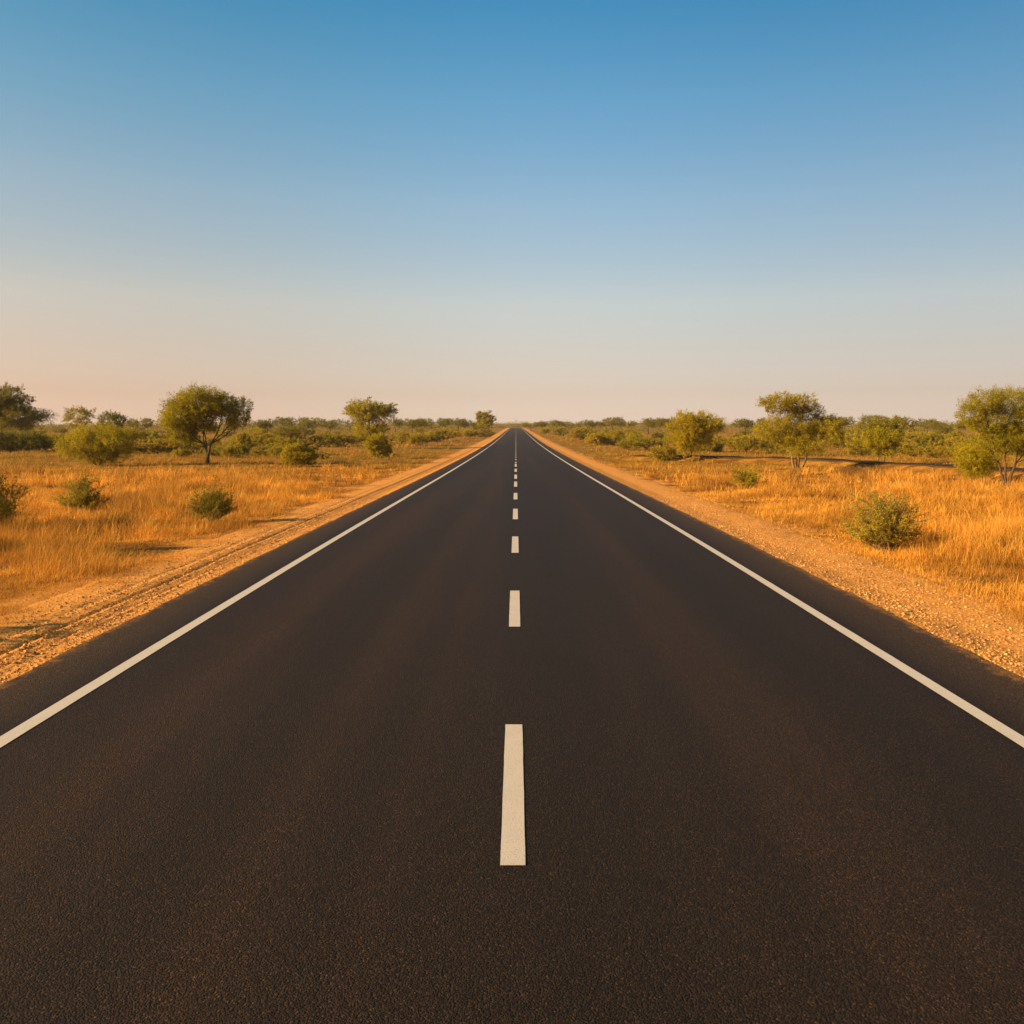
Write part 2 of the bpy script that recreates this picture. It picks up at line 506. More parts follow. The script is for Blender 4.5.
# the dark narrow road that branches off at the right
pts = []
for a, b in zip(SIDE[:-1], SIDE[1:]):
    pts += [a + (b - a) * t for t in np.linspace(0, 1, 12, endpoint=False)]
pts = np.array(pts + [SIDE[-1]])
for _ in range(8):
    pts[1:-1] = .25 * pts[:-2] + .5 * pts[1:-1] + .25 * pts[2:]
T = np.gradient(pts, axis=0); T /= np.linalg.norm(T, axis=1, keepdims=True)
NRM = np.stack([T[:, 1], -T[:, 0]], 1)
hw = 1.05
V = []
for q, n in zip(pts, NRM):
    zt = float(np.max(G(np.array([q[0], q[0] + n[0] * .8, q[0] - n[0] * .8]), np.array([q[1], q[1] + n[1] * .8, q[1] - n[1] * .8])))) + .05
    for u, dz in ((-hw - .05, -.25), (-hw, 0), (0, .01), (hw, 0), (hw + .05, -.25)):
        V.append((q[0] + n[0] * u, q[1] + n[1] * u, zt + dz))
i = (np.arange(len(pts) - 1)[:, None] * 5 + np.arange(4)[None, :]).ravel()
tag(link('side_road', mesh_np('side_road', np.array(V), [np.stack([i, i + 5, i + 6, i + 1], 1)], [M_SIDE])),
    'narrow dark side road crossing the dry grass on the right', 'road', None, 'structure')

# ------------------------------------------------------------------ loose stones on the verges
def stones():
    rng = np.random.default_rng(3)
    ico = np.array([(0, 0, 1), (.894, 0, .447), (.276, .851, .447), (-.724, .526, .447), (-.724, -.526, .447), (.276, -.851, .447),
                    (.724, .526, -.447), (-.276, .851, -.447), (-.894, 0, -.447), (-.276, -.851, -.447), (.724, -.526, -.447), (0, 0, -1)])
    f = np.array([(0, 1, 2), (0, 2, 3), (0, 3, 4), (0, 4, 5), (0, 5, 1), (1, 6, 2), (2, 7, 3), (3, 8, 4), (4, 9, 5), (5, 10, 1), (2, 6, 7), (3, 7, 8), (4, 8, 9), (5, 9, 10), (1, 10, 6), (6, 11, 7), (7, 11, 8), (8, 11, 9), (9, 11, 10), (10, 11, 6)])
    n = 42000
    y = 5.5 + (rng.random(n) ** 1.6) * 24
    a = 4.2 + np.abs(rng.normal(0, 1, n)) * .95 + .0
    s = np.where(rng.random(n) < .5, -1., 1.)
    x = a * s
    k = (a < 7.6)
    x, y = x[k], y[k]; n = len(x)
    r = np.clip(rng.lognormal(math.log(.0064), .48, n), .0035, .019)
    z = np.where(np.abs(x) < 6.1, verge_z(x, y), G(x, y))
    sc = r[:, None] * np.stack([rng.uniform(.8, 1.35, n), rng.uniform(.8, 1.35, n), rng.uniform(.5, .9, n)], 1)
    an = rng.uniform(0, 6.28, n); c, q = np.cos(an)[:, None], np.sin(an)[:, None]
    jit = ico[None] * (1 + rng.normal(0, .16, (n, 12, 1)))
    Vx = jit * sc[:, None, :]
    V = np.stack([Vx[:, :, 0] * c - Vx[:, :, 1] * q, Vx[:, :, 0] * q + Vx[:, :, 1] * c, Vx[:, :, 2]], -1) + np.stack([x, y, z + r * .25], 1)[:, None, :]
    F = (f[None] + 12 * np.arange(n)[:, None, None]).reshape(-1, 3)
    tag(link('gravel', mesh_np('gravel', V.reshape(-1, 3), [F], [M_STONE])), 'loose orange brown gravel scattered over both road verges', 'gravel', None, 'stuff')


stones()

# ------------------------------------------------------------------ dry grass
def blades(rng, x, y, z, h, w, seg2, ta, tl, spread=.38):
    """ta, tl: the way and how far the whole tuft leans"""
    n = len(x)
    an = rng.uniform(0, 2 * np.pi, n); ln = np.abs(rng.normal(0, spread, n))
    lx = np.cos(an) * ln + np.cos(ta) * tl; ly = np.sin(an) * ln + np.sin(ta) * tl
    lean = np.stack([lx, ly, np.ones(n)], 1)
    lean /= np.linalg.norm(lean, axis=1, keepdims=True)
    fa = rng.uniform(0, np.pi, n)
    side = np.stack([np.cos(fa), np.sin(fa), 0 * fa], 1) * (w * .5)[:, None]
    P = np.stack([x, y, z - .02], 1)
    lm = np.hypot(lx, ly)
    droop = np.stack([lx, ly, -.45 * lm], 1) * (h * rng.uniform(.3, .8, n))[:, None]
    mid = P + lean * (h * .55)[:, None]
    tip = P + lean * h[:, None] + droop
    if seg2:
        V = np.stack([P - side, P + side, mid - side * .8, mid + side * .8, tip], 1).reshape(-1, 3)
        b = 5 * np.arange(n)[:, None]
        return V, [b + np.array([[0, 1, 3, 2]]), b + np.array([[2, 3, 4]])]
    V = np.stack([P - side, P + side, tip], 1).reshape(-1, 3)
    return V, [3 * np.arange(n)[:, None] + np.array([[0, 1, 2]])]


def grass_field(name, label, rng, n_tufts, y0, y1, per, hmul, wpx, seg2, power, edge=6.0):
    u = rng.random(n_tufts)
    y = (y0 ** power + u * (y1 ** power - y0 ** power)) ** (1 / power)
    half = .60 * y + 5
    a = edge + rng.random(n_tufts) * np.maximum(half - edge, .5)
    x = np.where(rng.random(n_tufts) < .5, -a, a)
    e = a - edge - .75 * wob(x, y, .45, 1.) - .5 * wob(x, y, 1.7, 2.)
    dens = .45 + .55 * wob(x, y, .8, 3.) + .45 * wob(x, y, 2.6, 5.)
    keep = (rng.random(n_tufts) < (.85 * sst(-.4, 1.6, e) + .15 * sst(-1.1, 1.2, e)) * np.clip(dens + .25, .12, 1)) & (side_dist(x, y) > 1.35)
    x, y = x[keep], y[keep]
    x = x + 0
    hh = np.clip(.15 + .08 * wob(x, y, .5, 2.) + .10 * wob(x, y, 1.9, 1.) + .24 * sst(.35, .8, wob(x, y, .75, 4.)), .07, .6) * hmul * np.clip(.45 + (np.abs(x) - edge) / 4, .45, 1)
    sd = side_dist(x, y)
    hh *= np.where(sd < 7, .35 + .65 * np.clip((sd - 1.5) / 5.5, 0, 1), 1)
    hh *= rng.lognormal(-.05, .38, len(x))
    n = len(x)
    r = .06 + .05 * hmul + .0012 * y
    bx = np.repeat(x, per) + rng.normal(0, 1, n * per) * np.repeat(r, per)
    by = np.repeat(y, per) + rng.normal(0, 1, n * per) * np.repeat(r, per)
    ok = np.abs(bx) > 4.6
    bh = np.repeat(hh, per) * rng.uniform(.45, 1.25, n * per)
    bx, by, bh = bx[ok], by[ok], bh[ok]
    ta = np.repeat(rng.normal(.2, 1.1, n), per)[ok]; tl = np.repeat(np.abs(rng.normal(.25, .4, n)), per)[ok]
    bw = np.maximum(.004, wpx * by / F_PX) * rng.uniform(.6, 1.3, len(bx))
    V, F = blades(rng, bx, by, G(bx, by), bh, bw, seg2, ta, tl)
    if len(F) == 2:
        fs = F
    else:
        fs = F
    print(name, n, len(bx))
    return V, fs


rng = np.random.default_rng(11)
def tussocks(rng, n, y0, y1, per):
    """taller bunches standing out of the low grass"""
    y = (y0 ** 1.3 + rng.random(n) * (y1 ** 1.3 - y0 ** 1.3)) ** (1 / 1.3)
    a = 6.3 + rng.random(n) * (.62 * y + 3 - 6.3).clip(1)
    x = np.where(rng.random(n) < .5, -a, a)
    k = (rng.random(n) < sst(-.25, .6, wob(x, y, .55, 7.) + .4 * wob(x, y, 1.9, 2.))) & (side_dist(x, y) > 4)
    x, y = x[k], y[k]; n = len(x)
    hh = rng.uniform(.26, .62, n) * np.clip(.5 + (np.abs(x) - 6) / 3, .5, 1)
    bx = np.repeat(x, per) + rng.normal(0, .11, n * per); by = np.repeat(y, per) + rng.normal(0, .11, n * per)
    bh = np.repeat(hh, per) * rng.uniform(.5, 1.15, n * per)
    return blades(rng, bx, by, G(bx, by), bh, np.maximum(.004, .32 * by / F_PX) * rng.uniform(.6, 1.3, n * per), True, np.repeat(rng.uniform(0, 6.28, n), per), np.repeat(rng.uniform(0, .3, n), per), .45)


V1, F1 = grass_field('near', '', rng, 64000, 7.5, 34, 18, 1.0, .26, True, 1.25, 5.6)
Vt, Ft = tussocks(rng, 5200, 8, 48, 42)
F1 = F1 + [f + len(V1) for f in Ft]; V1 = np.concatenate([V1, Vt])
V2, F2 = grass_field('mid', '', rng, 46000, 32, 95, 13, 1.05, .42, False, 1.2, 5.7)
V3, F3 = grass_field('far', '', rng, 16000, 90, 330, 9, 1.3, .7, False, 1.0, 6.6)
mi = np.concatenate([np.zeros(sum(map(len, F1))), (rng.random(len(F2[0])) < sst(34, 66, V2[::3, 1])), np.ones(len(F3[0]))])
FF = F1 + [f + len(V1) for f in F2] + [f + len(V1) + len(V2) for f in F3]
tag(link('dry_grass', mesh_np('dry_grass', np.concatenate([V1, V2, V3]), FF, [M_GRASS, M_GRASS_FAR], mi)),
    'tall golden dry grass covering the land on both sides of the road', 'grass', None, 'stuff')

# ------------------------------------------------------------------ trees and bushes that stand out
def wpt(px, py, y):
    return np.array([(px - CX) / F_PX * y, y, H_CAM - (py - CY) / F_PX * y])


def make_tree(name, label, cat, base, boxes, seed, trunks=((0, 0),), fork=.35, leaf=None, lm=None, bark=None, clumps=260, per=56, trunk_r=.11,
              shell=.45, rough=.22, up=.45, twig=.42, group=None, extra_y=0.0, parts=('trunk', 'crown'), floor=False, aspect=.45, spread=.16, at_y=None, depth=.9, dense=DENSE):
    """boxes: (x0, x1, y0, y1, weight) of each lobe of the crown as it is seen in the photograph"""
    rng = np.random.default_rng(seed)
    if at_y is None:
        x, y = ray(*base)
    else:
        y = at_y; x = (base[0] - CX) / F_PX * y
    z = float(G(x, y))
    o = thing(name, label, cat, (x, y, z), group)
    O = np.array([x, y, z])
    px = y / F_PX
    lobes, allr = [], []
    for b in boxes:
        x0, x1, y0, y1, w = b[:5]
        c = wpt((x0 + x1) / 2, (y0 + y1) / 2, y) - O
        rx, rz = (x1 - x0) / 2 * px, (y1 - y0) / 2 * px
        ry = depth * rx
        c[1] += rng.normal(0, .18 * ry)
        lobes.append((c, np.array([rx, ry, rz]) * .92, w))
    tb = Tubes()
    srcs = []
    lo = min(c[2] - r[2] for c, r, _ in lobes)
    top = max(c[2] for c, r, _ in lobes)
    hf = max(.12, lo + fork * (top - lo)) if not floor else .04
    for tx, lean in trunks:
        b = np.array([tx * px, rng.normal(0, .05), -.06])
        t = np.array([tx * px + lean * px, rng.normal(0, .1), hf])
        p = curve_pts(rng, b, t, .05, 0, 7)
        if not floor:
            tb.add(p, [trunk_r * 1.25, trunk_r, trunk_r * .75], 7)
        srcs.append(t); srcs.append(p[4])
    size = leaf if leaf else 1.0 * px; per = per if leaf else int(per * 1.5)
    V, F = foliage(rng, lobes, size, clumps, per, srcs, tb, up=up, twig=twig, shell=shell, rough=rough, floor=(0.0 if floor else None), r0=trunk_r * .45, aspect=aspect, spread=spread, dense=dense)
    tv, tf = tb.data()
    link(parts[0], mesh_np(parts[0], tv, [tf], [bark or M_BARK], smooth=True), o)
    link(parts[1], mesh_np(parts[1], V, [F], [lm or M_LEAF]), o)
    return o


def make_stem_bush(name, label, cat, base, box, seed, stems=90, leaf=.03, per=46, lm=None, open_=.9, skew=0.0, r0=.007):
    """a shrub of many thin stems fanning out from the foot; box (x0, x1, ytop) as seen in the photograph"""
    rng = np.random.default_rng(seed)
    x, y = ray(*base); z = float(G(x, y)); px = y / F_PX
    o = thing(name, label, cat, (x, y, z))
    rx = (box[1] - box[0]) / 2 * px; cx0 = ((box[0] + box[1]) / 2 - base[0]) * px
    hz = H_CAM - (box[2] - CY) * px - z
    tb = Tubes(); P, D = [], []
    for _ in range(stems):
        az = rng.uniform(0, 2 * np.pi); th = open_ * 1.45 * rng.random() ** .75
        k = rng.choice([rng.uniform(.55, .85), rng.uniform(.8, 1.0), rng.uniform(.95, 1.12)], p=[.35, .5, .15])
        lump = 1 + .22 * math.sin(2.3 * az + seed) * math.sin(th) + .12 * math.sin(5.1 * az + 2 * seed)
        e = np.array([cx0 * math.cos(th) ** .5 + rx * k * lump * math.sin(th) * math.cos(az), .85 * rx * k * lump * math.sin(th) * math.sin(az), max(.05, hz * k * math.cos(th) ** .8)])
        s0 = np.array([rng.normal(0, .12 * rx), rng.normal(0, .12 * rx), -.02])
        c = curve_pts(rng, s0, e, .07, .08 * (th > .7), 8)
        tb.add(c, [r0, r0 * .3], 3)
        L0 = np.linalg.norm(e - s0)
        segs = [(c, .3)]
        for _ in range(int(rng.integers(3, 7))):                     # side twigs
            q = c[int(rng.integers(2, 7))]
            d = (e - s0) / L0 + rng.normal(0, .55, 3); d[2] = abs(d[2]) * .8 + .1
            d /= np.linalg.norm(d)
            c2 = curve_pts(rng, q, q + d * L0 * rng.uniform(.18, .42), .08, 0, 5)
            tb.add(c2, [r0 * .45, r0 * .2], 3)
            segs.append((c2, .1))
        for c2, t0 in segs:
            m = int(per * rng.uniform(.15, .55)) if len(c2) == 5 else int(per * .45)
            t = rng.uniform(t0, 1.0, m) * (len(c2) - 1)
            i = np.minimum(t.astype(int), len(c2) - 2); f = (t - i)[:, None]
            P.append(c2[i] * (1 - f) + c2[i + 1] * f + rng.normal(0, leaf * .55, (m, 3)))
            dd = c2[i + 1] - c2[i]
            D.append(dd / (np.linalg.norm(dd, axis=1, keepdims=True) + 1e-9))
    P = np.concatenate(P); D = np.concatenate(D)
    P[:, 2] = np.maximum(P[:, 2], .01)
    V, F = leaves(rng, P, D, leaf, .36)
    tv, tf = tb.data()
    link('stems', mesh_np('stems', tv, [tf], [M_BARK_PALE], smooth=True), o)
    link('foliage', mesh_np('foliage', V, [F], [lm or M_BUSH]), o)
    return o


BUSH = ('stems', 'foliage')
ST = {}
# left of the road
ST['edge'] = make_tree('acacia_tree', 'dark spreading acacia cut by the left edge of the photo', 'tree', (2, 449), [(-40, 20, 388, 420, 1), (-20, 43, 404, 430, 1), (-6, 30, 385, 406, .6), (14, 38, 396, 416, .4)], 1, lm=M_LEAF_DARK, clumps=430, trunk_r=.11, per=70)
make_tree('shrub', 'wide dark olive thicket in front of the acacia at the left edge', 'bush', (26, 452), [(-12, 30, 430, 454, 1), (14, 52, 431, 452, 1), (33, 50, 438, 458, .5)], 2, lm=M_LEAF_DARK, clumps=170, floor=True, parts=BUSH, trunk_r=.04)
make_tree('small_tree', 'pale round-crowned little tree standing out on the left skyline beside the edge acacia', 'tree', (77, 436), [(60, 93, 405, 424, 1), (66, 90, 416, 430, .7)], 3, lm=M_LEAF_PALE, clumps=62, trunk_r=.10)
make_tree('small_tree', 'bushy little tree rising just behind the wide thicket left of the lone acacia', 'tree', (112, 447), [(97, 127, 411, 436, 1), (92, 124, 424, 444, .8)], 31, lm=M_LEAF_DARK, clumps=120, trunk_r=.10)
make_tree('shrub', 'big wide-spreading bush with feathery branches, left of the lone acacia', 'bush', (98, 467), [(58, 104, 428, 458, 1), (88, 137, 426, 462, 1), (76, 122, 440, 467, 1.1), (70, 118, 423, 440, .6)], 4, clumps=330, floor=True, parts=BUSH, trunk_r=.06, lm=M_LEAF)
make_tree('acacia_tree', 'tall lone acacia with broad domed crown and bare dark forked trunk, left of the road', 'tree', (207, 464),
          [(158, 206, 402, 430, 1.5), (172, 228, 388, 418, 1.6), (206, 240, 391, 420, 1.0), (222, 252, 396, 428, .7), (162, 200, 416, 446, 1.1), (184, 222, 408, 436, .9), (226, 252, 406, 432, .7)], 5,
          trunks=((0, -3), (1.0, 3)), fork=.02, clumps=680, per=70, trunk_r=.095, twig=.46, shell=.4)
make_stem_bush('shrub', 'small rounded green bush in the golden grass with ragged twigs at its right', 'bush', (80, 513), (59, 104, 474), 6, stems=80, leaf=.044, per=58, open_=.95)
make_stem_bush('shrub', 'dome-shaped grey green bush in the grass close to the left verge', 'bush', (212, 523), (189, 236, 485), 7, stems=95, leaf=.04, per=56)
make_stem_bush('shrub', 'straggly upright leafy shrub at the left edge in the near grass', 'bush', (7, 530), (-22, 25, 464), 8, stems=30, leaf=.05, per=52, r0=.006, open_=.8)
make_tree('shrub', 'low wide bush trailing to its right, midway between the lone acacia and road', 'bush', (299, 467), [(281, 314, 444, 466, 1.3), (300, 318, 448, 467, .6), (310, 331, 449, 459, .25)], 9, clumps=190, floor=True, parts=BUSH, trunk_r=.03, lm=M_LEAF)
make_tree('acacia_tree', 'flat-topped acacia with layered pale crown nearer the road on the left', 'tree', (370, 449), [(346, 386, 400, 420, 1.2), (356, 398, 406, 422, .8), (352, 388, 418, 438, .9), (362, 376, 398, 412, .5), (372, 399, 403, 415, .7), (345, 364, 403, 415, .5)], 10, clumps=260, trunk_r=.13, fork=.1, lm=M_LEAF)
make_tree('shrub', 'upright green bush standing in front of the flat-topped acacia', 'bush', (379, 459), [(363, 392, 434, 455, 1.2), (368, 390, 442, 459, .8), (376, 395, 448, 458, .3)], 12, clumps=150, floor=True, parts=BUSH, trunk_r=.03, lm=M_LEAF)
make_tree('acacia_tree', 'small dark acacia on the skyline just left of where the road vanishes', 'tree', (484, 433), [(475, 496, 411, 426, 1.2), (478, 494, 418, 430, .8)], 13, at_y=285, clumps=80, trunk_r=.18, fork=.3, lm=M_LEAF)
make_tree('shrub', 'little upright round bush standing alone right of the lone acacia', 'bush', (243, 450), [(235, 251, 433, 449, 1)], 14, clumps=90, floor=True, parts=BUSH, trunk_r=.03, lm=M_LEAF)
# right of the road
make_tree('acacia_tree', 'bushy fan-shaped acacia on short pale stems, nearest the road on the right', 'tree', (692, 461),
          [(667, 706, 414, 440, 1.2), (690, 724, 413, 436, 1.1), (670, 712, 428, 452, 1.0), (680, 702, 438, 460, .45), (676, 704, 410, 424, .5)], 15, trunks=((0, 1), (-3, -5), (3, 5)), fork=.0, clumps=400, trunk_r=.06, lm=M_LEAF, bark=M_BARK_PALE, twig=.5, up=.8)
make_tree('acacia_tree', 'two-tiered umbrella acacia with several pale trunks, in front of the side road', 'tree', (797, 468),
          [(758, 800, 394, 412, 1.0), (778, 821, 393, 415, 1.0), (772, 806, 404, 422, .6), (790, 826, 404, 424, .5), (757, 776, 398, 412, .4), (753, 792, 416, 442, .9), (780, 818, 414, 446, 1.0), (806, 846, 413, 442, 1.25), (772, 826, 432, 456, .7)], 16,
          trunks=((-3, -2), (0, 1), (3, 6), (1, 0)), fork=.02, clumps=520, trunk_r=.075, lm=M_LEAF, bark=M_BARK_PALE, twig=.44)
make_stem_bush('shrub', 'low wispy green tussock bush in the golden grass below the fan-shaped acacia', 'bush', (747, 488), (727, 769, 466), 17, stems=75, leaf=.06, per=40, lm=M_LEAF, open_=1.0)
make_tree('small_tree', 'small ball-crowned tree on thin stems between the two big acacias on the right', 'tree', (881, 460), [(862, 900, 428, 450, 1.3), (866, 896, 436, 455, .8)], 18, trunks=((-3, -1), (3, 2)), fork=.2, clumps=210, trunk_r=.04, lm=M_LEAF, at_y=62)
make_tree('acacia_tree', 'large acacia with slim dark trunk cut by the right edge of the photo', 'tree', (1007, 489),
          [(960, 1004, 390, 416, 1.0), (988, 1044, 388, 420, 1.2), (966, 1012, 408, 438, 1.0), (1004, 1056, 408, 446, 1.2), (984, 1030, 426, 452, .8), (1016, 1050, 436, 466, .5), (957, 992, 398, 430, .8), (970, 1004, 428, 456, .6)], 19,
          trunks=((0, 0), (1, 7), (-1, -6)), fork=.03, clumps=700, trunk_r=.05, lm=M_LEAF, twig=.46)
make_tree('shrub', 'soft rounded green bush nestling against the large acacia at the right edge', 'bush', (978, 481), [(952, 1000, 440, 474, 1.3), (958, 996, 456, 481, .9)], 20, clumps=280, floor=True, parts=BUSH, trunk_r=.03, lm=M_LEAF)
make_stem_bush('shrub', 'wiry dark green bush standing closest to the road in the right foreground', 'bush', (884, 551), (844, 928, 491), 21, stems=150, leaf=.034, per=70, open_=.97)
make_tree('shrub', 'pale yellowish low bush at the foot of the fan-shaped acacia', 'bush', (661, 461), [(648, 676, 446, 461, 1)], 22, clumps=90, floor=True, parts=BUSH, trunk_r=.02, lm=M_LEAF_PALE)
make_tree('dry_shrub', 'leafless brown mound of dry twigs beside the umbrella acacia', 'bush', (852, 476), [(834, 872, 467, 476, 1)], 23, clumps=90, floor=True, parts=BUSH, trunk_r=.012, lm=M_DRY, aspect=.15)
# shrubs just outside the left edge: their shade falls into the picture
for k, (x, y, hh, w) in enumerate(((-11.7, 15.4, 2.3, 1.7), (-14.3, 19.0, 2.4, 2.0))):
    zz = float(G(x, y)); px_ = F_PX / y
    cxp = CX + x * px_; byp = CY + (H_CAM - zz) * px_
    make_tree('shrub', ['broad bush beyond the left edge shading the near grass', 'wide bush beyond the left edge farther from the road'][k], 'bush', (cxp, byp),
              [(cxp - w * px_, cxp + w * .2 * px_, byp - hh * px_, byp, 1), (cxp - w * .2 * px_, cxp + w * px_, byp - hh * .85 * px_, byp, 1)], 40 + k, clumps=(110, 150)[k], leaf=.06, floor=True, parts=BUSH, trunk_r=.02, lm=M_BUSH, at_y=y)

y = 7.9; px_ = F_PX / y; zz = float(G(-11.2, y)); cxp = CX - 11.2 * px_; byp = CY + (H_CAM - zz) * px_
make_tree('small_tree', 'slender little tree beyond the left edge shading the verge', 'tree', (cxp, byp), [(cxp - .8 * px_, cxp + .7 * px_, byp - 2.5 * px_, byp - 1.85 * px_, 1)], 47, clumps=16, leaf=.05, trunk_r=.03, lm=M_BUSH, at_y=y)

# ------------------------------------------------------------------ scattered scrub, copied from a few kinds
def proto_mesh(name, seed, w, h, tree, lm, n=75, per=28):
    rng = np.random.default_rng(seed)
    tb = Tubes(); lobes = []
    if tree:
        for k in range(4):
            lobes.append((np.array([rng.normal(0, .22 * w), rng.normal(0, .22 * w), h * rng.uniform(.6, .74)]), np.array([w * .34, w * .34, h * .24]), 1))
        tb.add(curve_pts(rng, (0, 0, -.1), (0, 0, h * .42), .05), [.13, .08], 5)
        srcs = [np.array([0, 0, h * .4])]
    else:
        for k in range(5):
            lobes.append((np.array([rng.normal(0, .26 * w), rng.normal(0, .26 * w), h * rng.uniform(.35, .6)]), np.array([w * .32, w * .32, h * .40]) * rng.uniform(.75, 1.15), 1))
        srcs = [np.array([0, 0, 0.])]
    V, F = foliage(rng, lobes, .12, n * 2, int(per * 1.7), srcs, tb, up=.5, twig=.42, shell=.4, rough=.2, floor=None if tree else 0.0, r0=.04)
    tv, tf = tb.data()
    return mesh_np(name, np.concatenate([V, tv]), [F, tf + len(V)], [lm, M_BARK], np.concatenate([np.zeros(len(F)), np.ones(len(tf))]))


KINDS = []
for k in range(4):
    KINDS.append(('scrub_bush', proto_mesh('scrub_bush', 100 + k, 3.0, 1.9, False, M_LEAF_PALE), 'rounded yellow green bush', 'bush', 1.9))
for k in range(3):
    KINDS.append(('scrub_bush', proto_mesh('scrub_bush', 120 + k, 3.2, 2.2, False, M_LEAF), 'dense olive bush', 'bush', 2.2))
for k in range(2):
    KINDS.append(('scrub_bush', proto_mesh('scrub_bush', 130 + k, 2.8, 1.8, False, M_LEAF_DARK), 'dark-leaved bush', 'bush', 1.8))
for k in range(3):
    KINDS.append(('small_tree', proto_mesh('small_tree', 140 + k, 4.0, 3.9, True, M_LEAF_DARK), 'dark round-topped tree', 'tree', 3.9))
LAND = [(55, 'behind the thicket at the left edge'), (140, 'behind the big feathery bush'), (205, 'behind the lone acacia'), (262, 'right of the lone acacia'), (335, 'left of the flat-topped acacia'),
        (400, 'behind the flat-topped acacia'), (455, 'right of the flat-topped acacia'), (516, 'close left of the road'), (590, 'close right of the road'), (655, 'left of the fan-shaped acacia'),
        (735, 'behind the fan-shaped acacia'), (845, 'behind the umbrella acacia'), (940, 'around the ball-crowned tree'), (2000, 'behind the right edge acacia')]
rng = np.random.default_rng(77)
spots = []
# a few that can be told apart on the skyline of the photo: px, base py, kind, height in px
for px, py, k, hp in ((612, 434, 9, 16), (648, 434, 10, 15), (745, 436, 11, 16), (876, 437, 9, 21), (900, 437, 10, 19), (927, 436, 11, 16), (950, 438, 9, 17), (668, 434, 11, 15), (432, 434, 9, 15), (458, 433, 10, 14), (412, 436, 11, 16),
                      (300, 436, 9, 15), (268, 436, 10, 16), (330, 435, 11, 14), (22, 438, 10, 16), (140, 437, 9, 18), (258, 438, 4, 12), (440, 441, 0, 13), (465, 439, 1, 10), (425, 442, 4, 12), (402, 444, 2, 12), (480, 437, 3, 9),
                      (580, 440, 0, 13), (600, 441, 4, 13), (620, 443, 1, 14), (636, 444, 5, 12), (560, 436, 2, 9), (545, 434, 4, 8), (915, 446, 5, 16), (936, 448, 2, 15), (955, 446, 6, 16), (850, 448, 1, 15), (290, 444, 0, 14), (265, 446, 1, 14), (320, 447, 2, 14), (345, 446, 3, 14),
                      (165, 449, 0, 14), (40, 446, 4, 16), (150, 444, 6, 16), (735, 448, 3, 12), (715, 446, 0, 14), (862, 456, 8, 8), (960, 459, 2, 15),
                      (531, 431.5, 9, 9), (543, 431.5, 10, 10), (556, 432, 11, 11), (571, 432, 9, 10), (587, 432.5, 10, 12), (600, 432, 11, 10), (628, 432, 9, 11), (660, 433, 10, 14), (690, 433, 9, 13), (445, 432, 11, 13), (420, 432, 9, 12), (395, 432, 10, 13), (312, 433, 9, 15), (283, 433, 11, 15), (350, 432, 9, 13), (830, 433, 10, 15), (770, 433, 9, 14), (845, 434, 11, 16), (235, 433, 10, 15), (180, 434, 9, 16)):
    spots.append((px, py, k, hp))
tries = 0
while len(spots) < 255 and tries < 6000:
    tries += 1
    py = 431.5 + 27 * rng.random() ** 1.35
    px = rng.uniform(-45, 1070)
    x, y = ray(px, py)
    if abs(x) < 10.5 + 8 * (y < 100) or y < 52 or side_dist(x, y) < 6:
        continue
    if y < 85 and rng.random() < .25:
        continue
    k = int(rng.choice(12, p=[.11, .11, .11, .11, .09, .09, .09, .06, .06, .07, .05, .05]))
    spots.append((px, py, k, KINDS[k][4] * rng.uniform(.5, 1.12) * (.55 if y < 75 else .9) * F_PX / y))
items, used = [], {}
for px, py, k, hp in spots:
    x, y = ray(px, py)
    nm, me, desc, cat, h0 = KINDS[k]
    s = hp * y / F_PX / h0 * (1.14 if cat == 'tree' else 1)
    land = next(t for lim, t in LAND if px < lim)
    size = 'low ' if s < .75 else ('tall ' if s > 1.25 else '')
    dist = 'far ' if y > 170 else ''
    items.append((px, x, y, s, nm, me, cat, f'{size}{dist}{desc} {land}', y))
by = {}
for it in items:
    by.setdefault(it[7], []).append(it)
ORD = ['leftmost', 'second from left', 'third from left', 'fourth from left', 'fifth from left', 'sixth from left', 'seventh from left', 'eighth from left', 'ninth from left', 'tenth from left', 'eleventh from left']
for lab, lst in by.items():
    lst.sort(key=lambda t: t[0])
    for q, (px, x, y, s, nm, me, cat, _, _) in enumerate(lst):
        l2 = lab if len(lst) == 1 else f'{lab}, {ORD[min(q, 10)]}'
        o = link(nm, me, None, (x, y, float(G(x, y)) - .03))
        o.rotation_euler.z = rng.uniform(0, 6.28)
        o.scale = (s * rng.uniform(.9, 1.25), s * rng.uniform(.9, 1.25), s)
        tag(o, l2, cat, 'bushes scattered over the plain' if cat == 'bush' else 'small trees along the skyline')

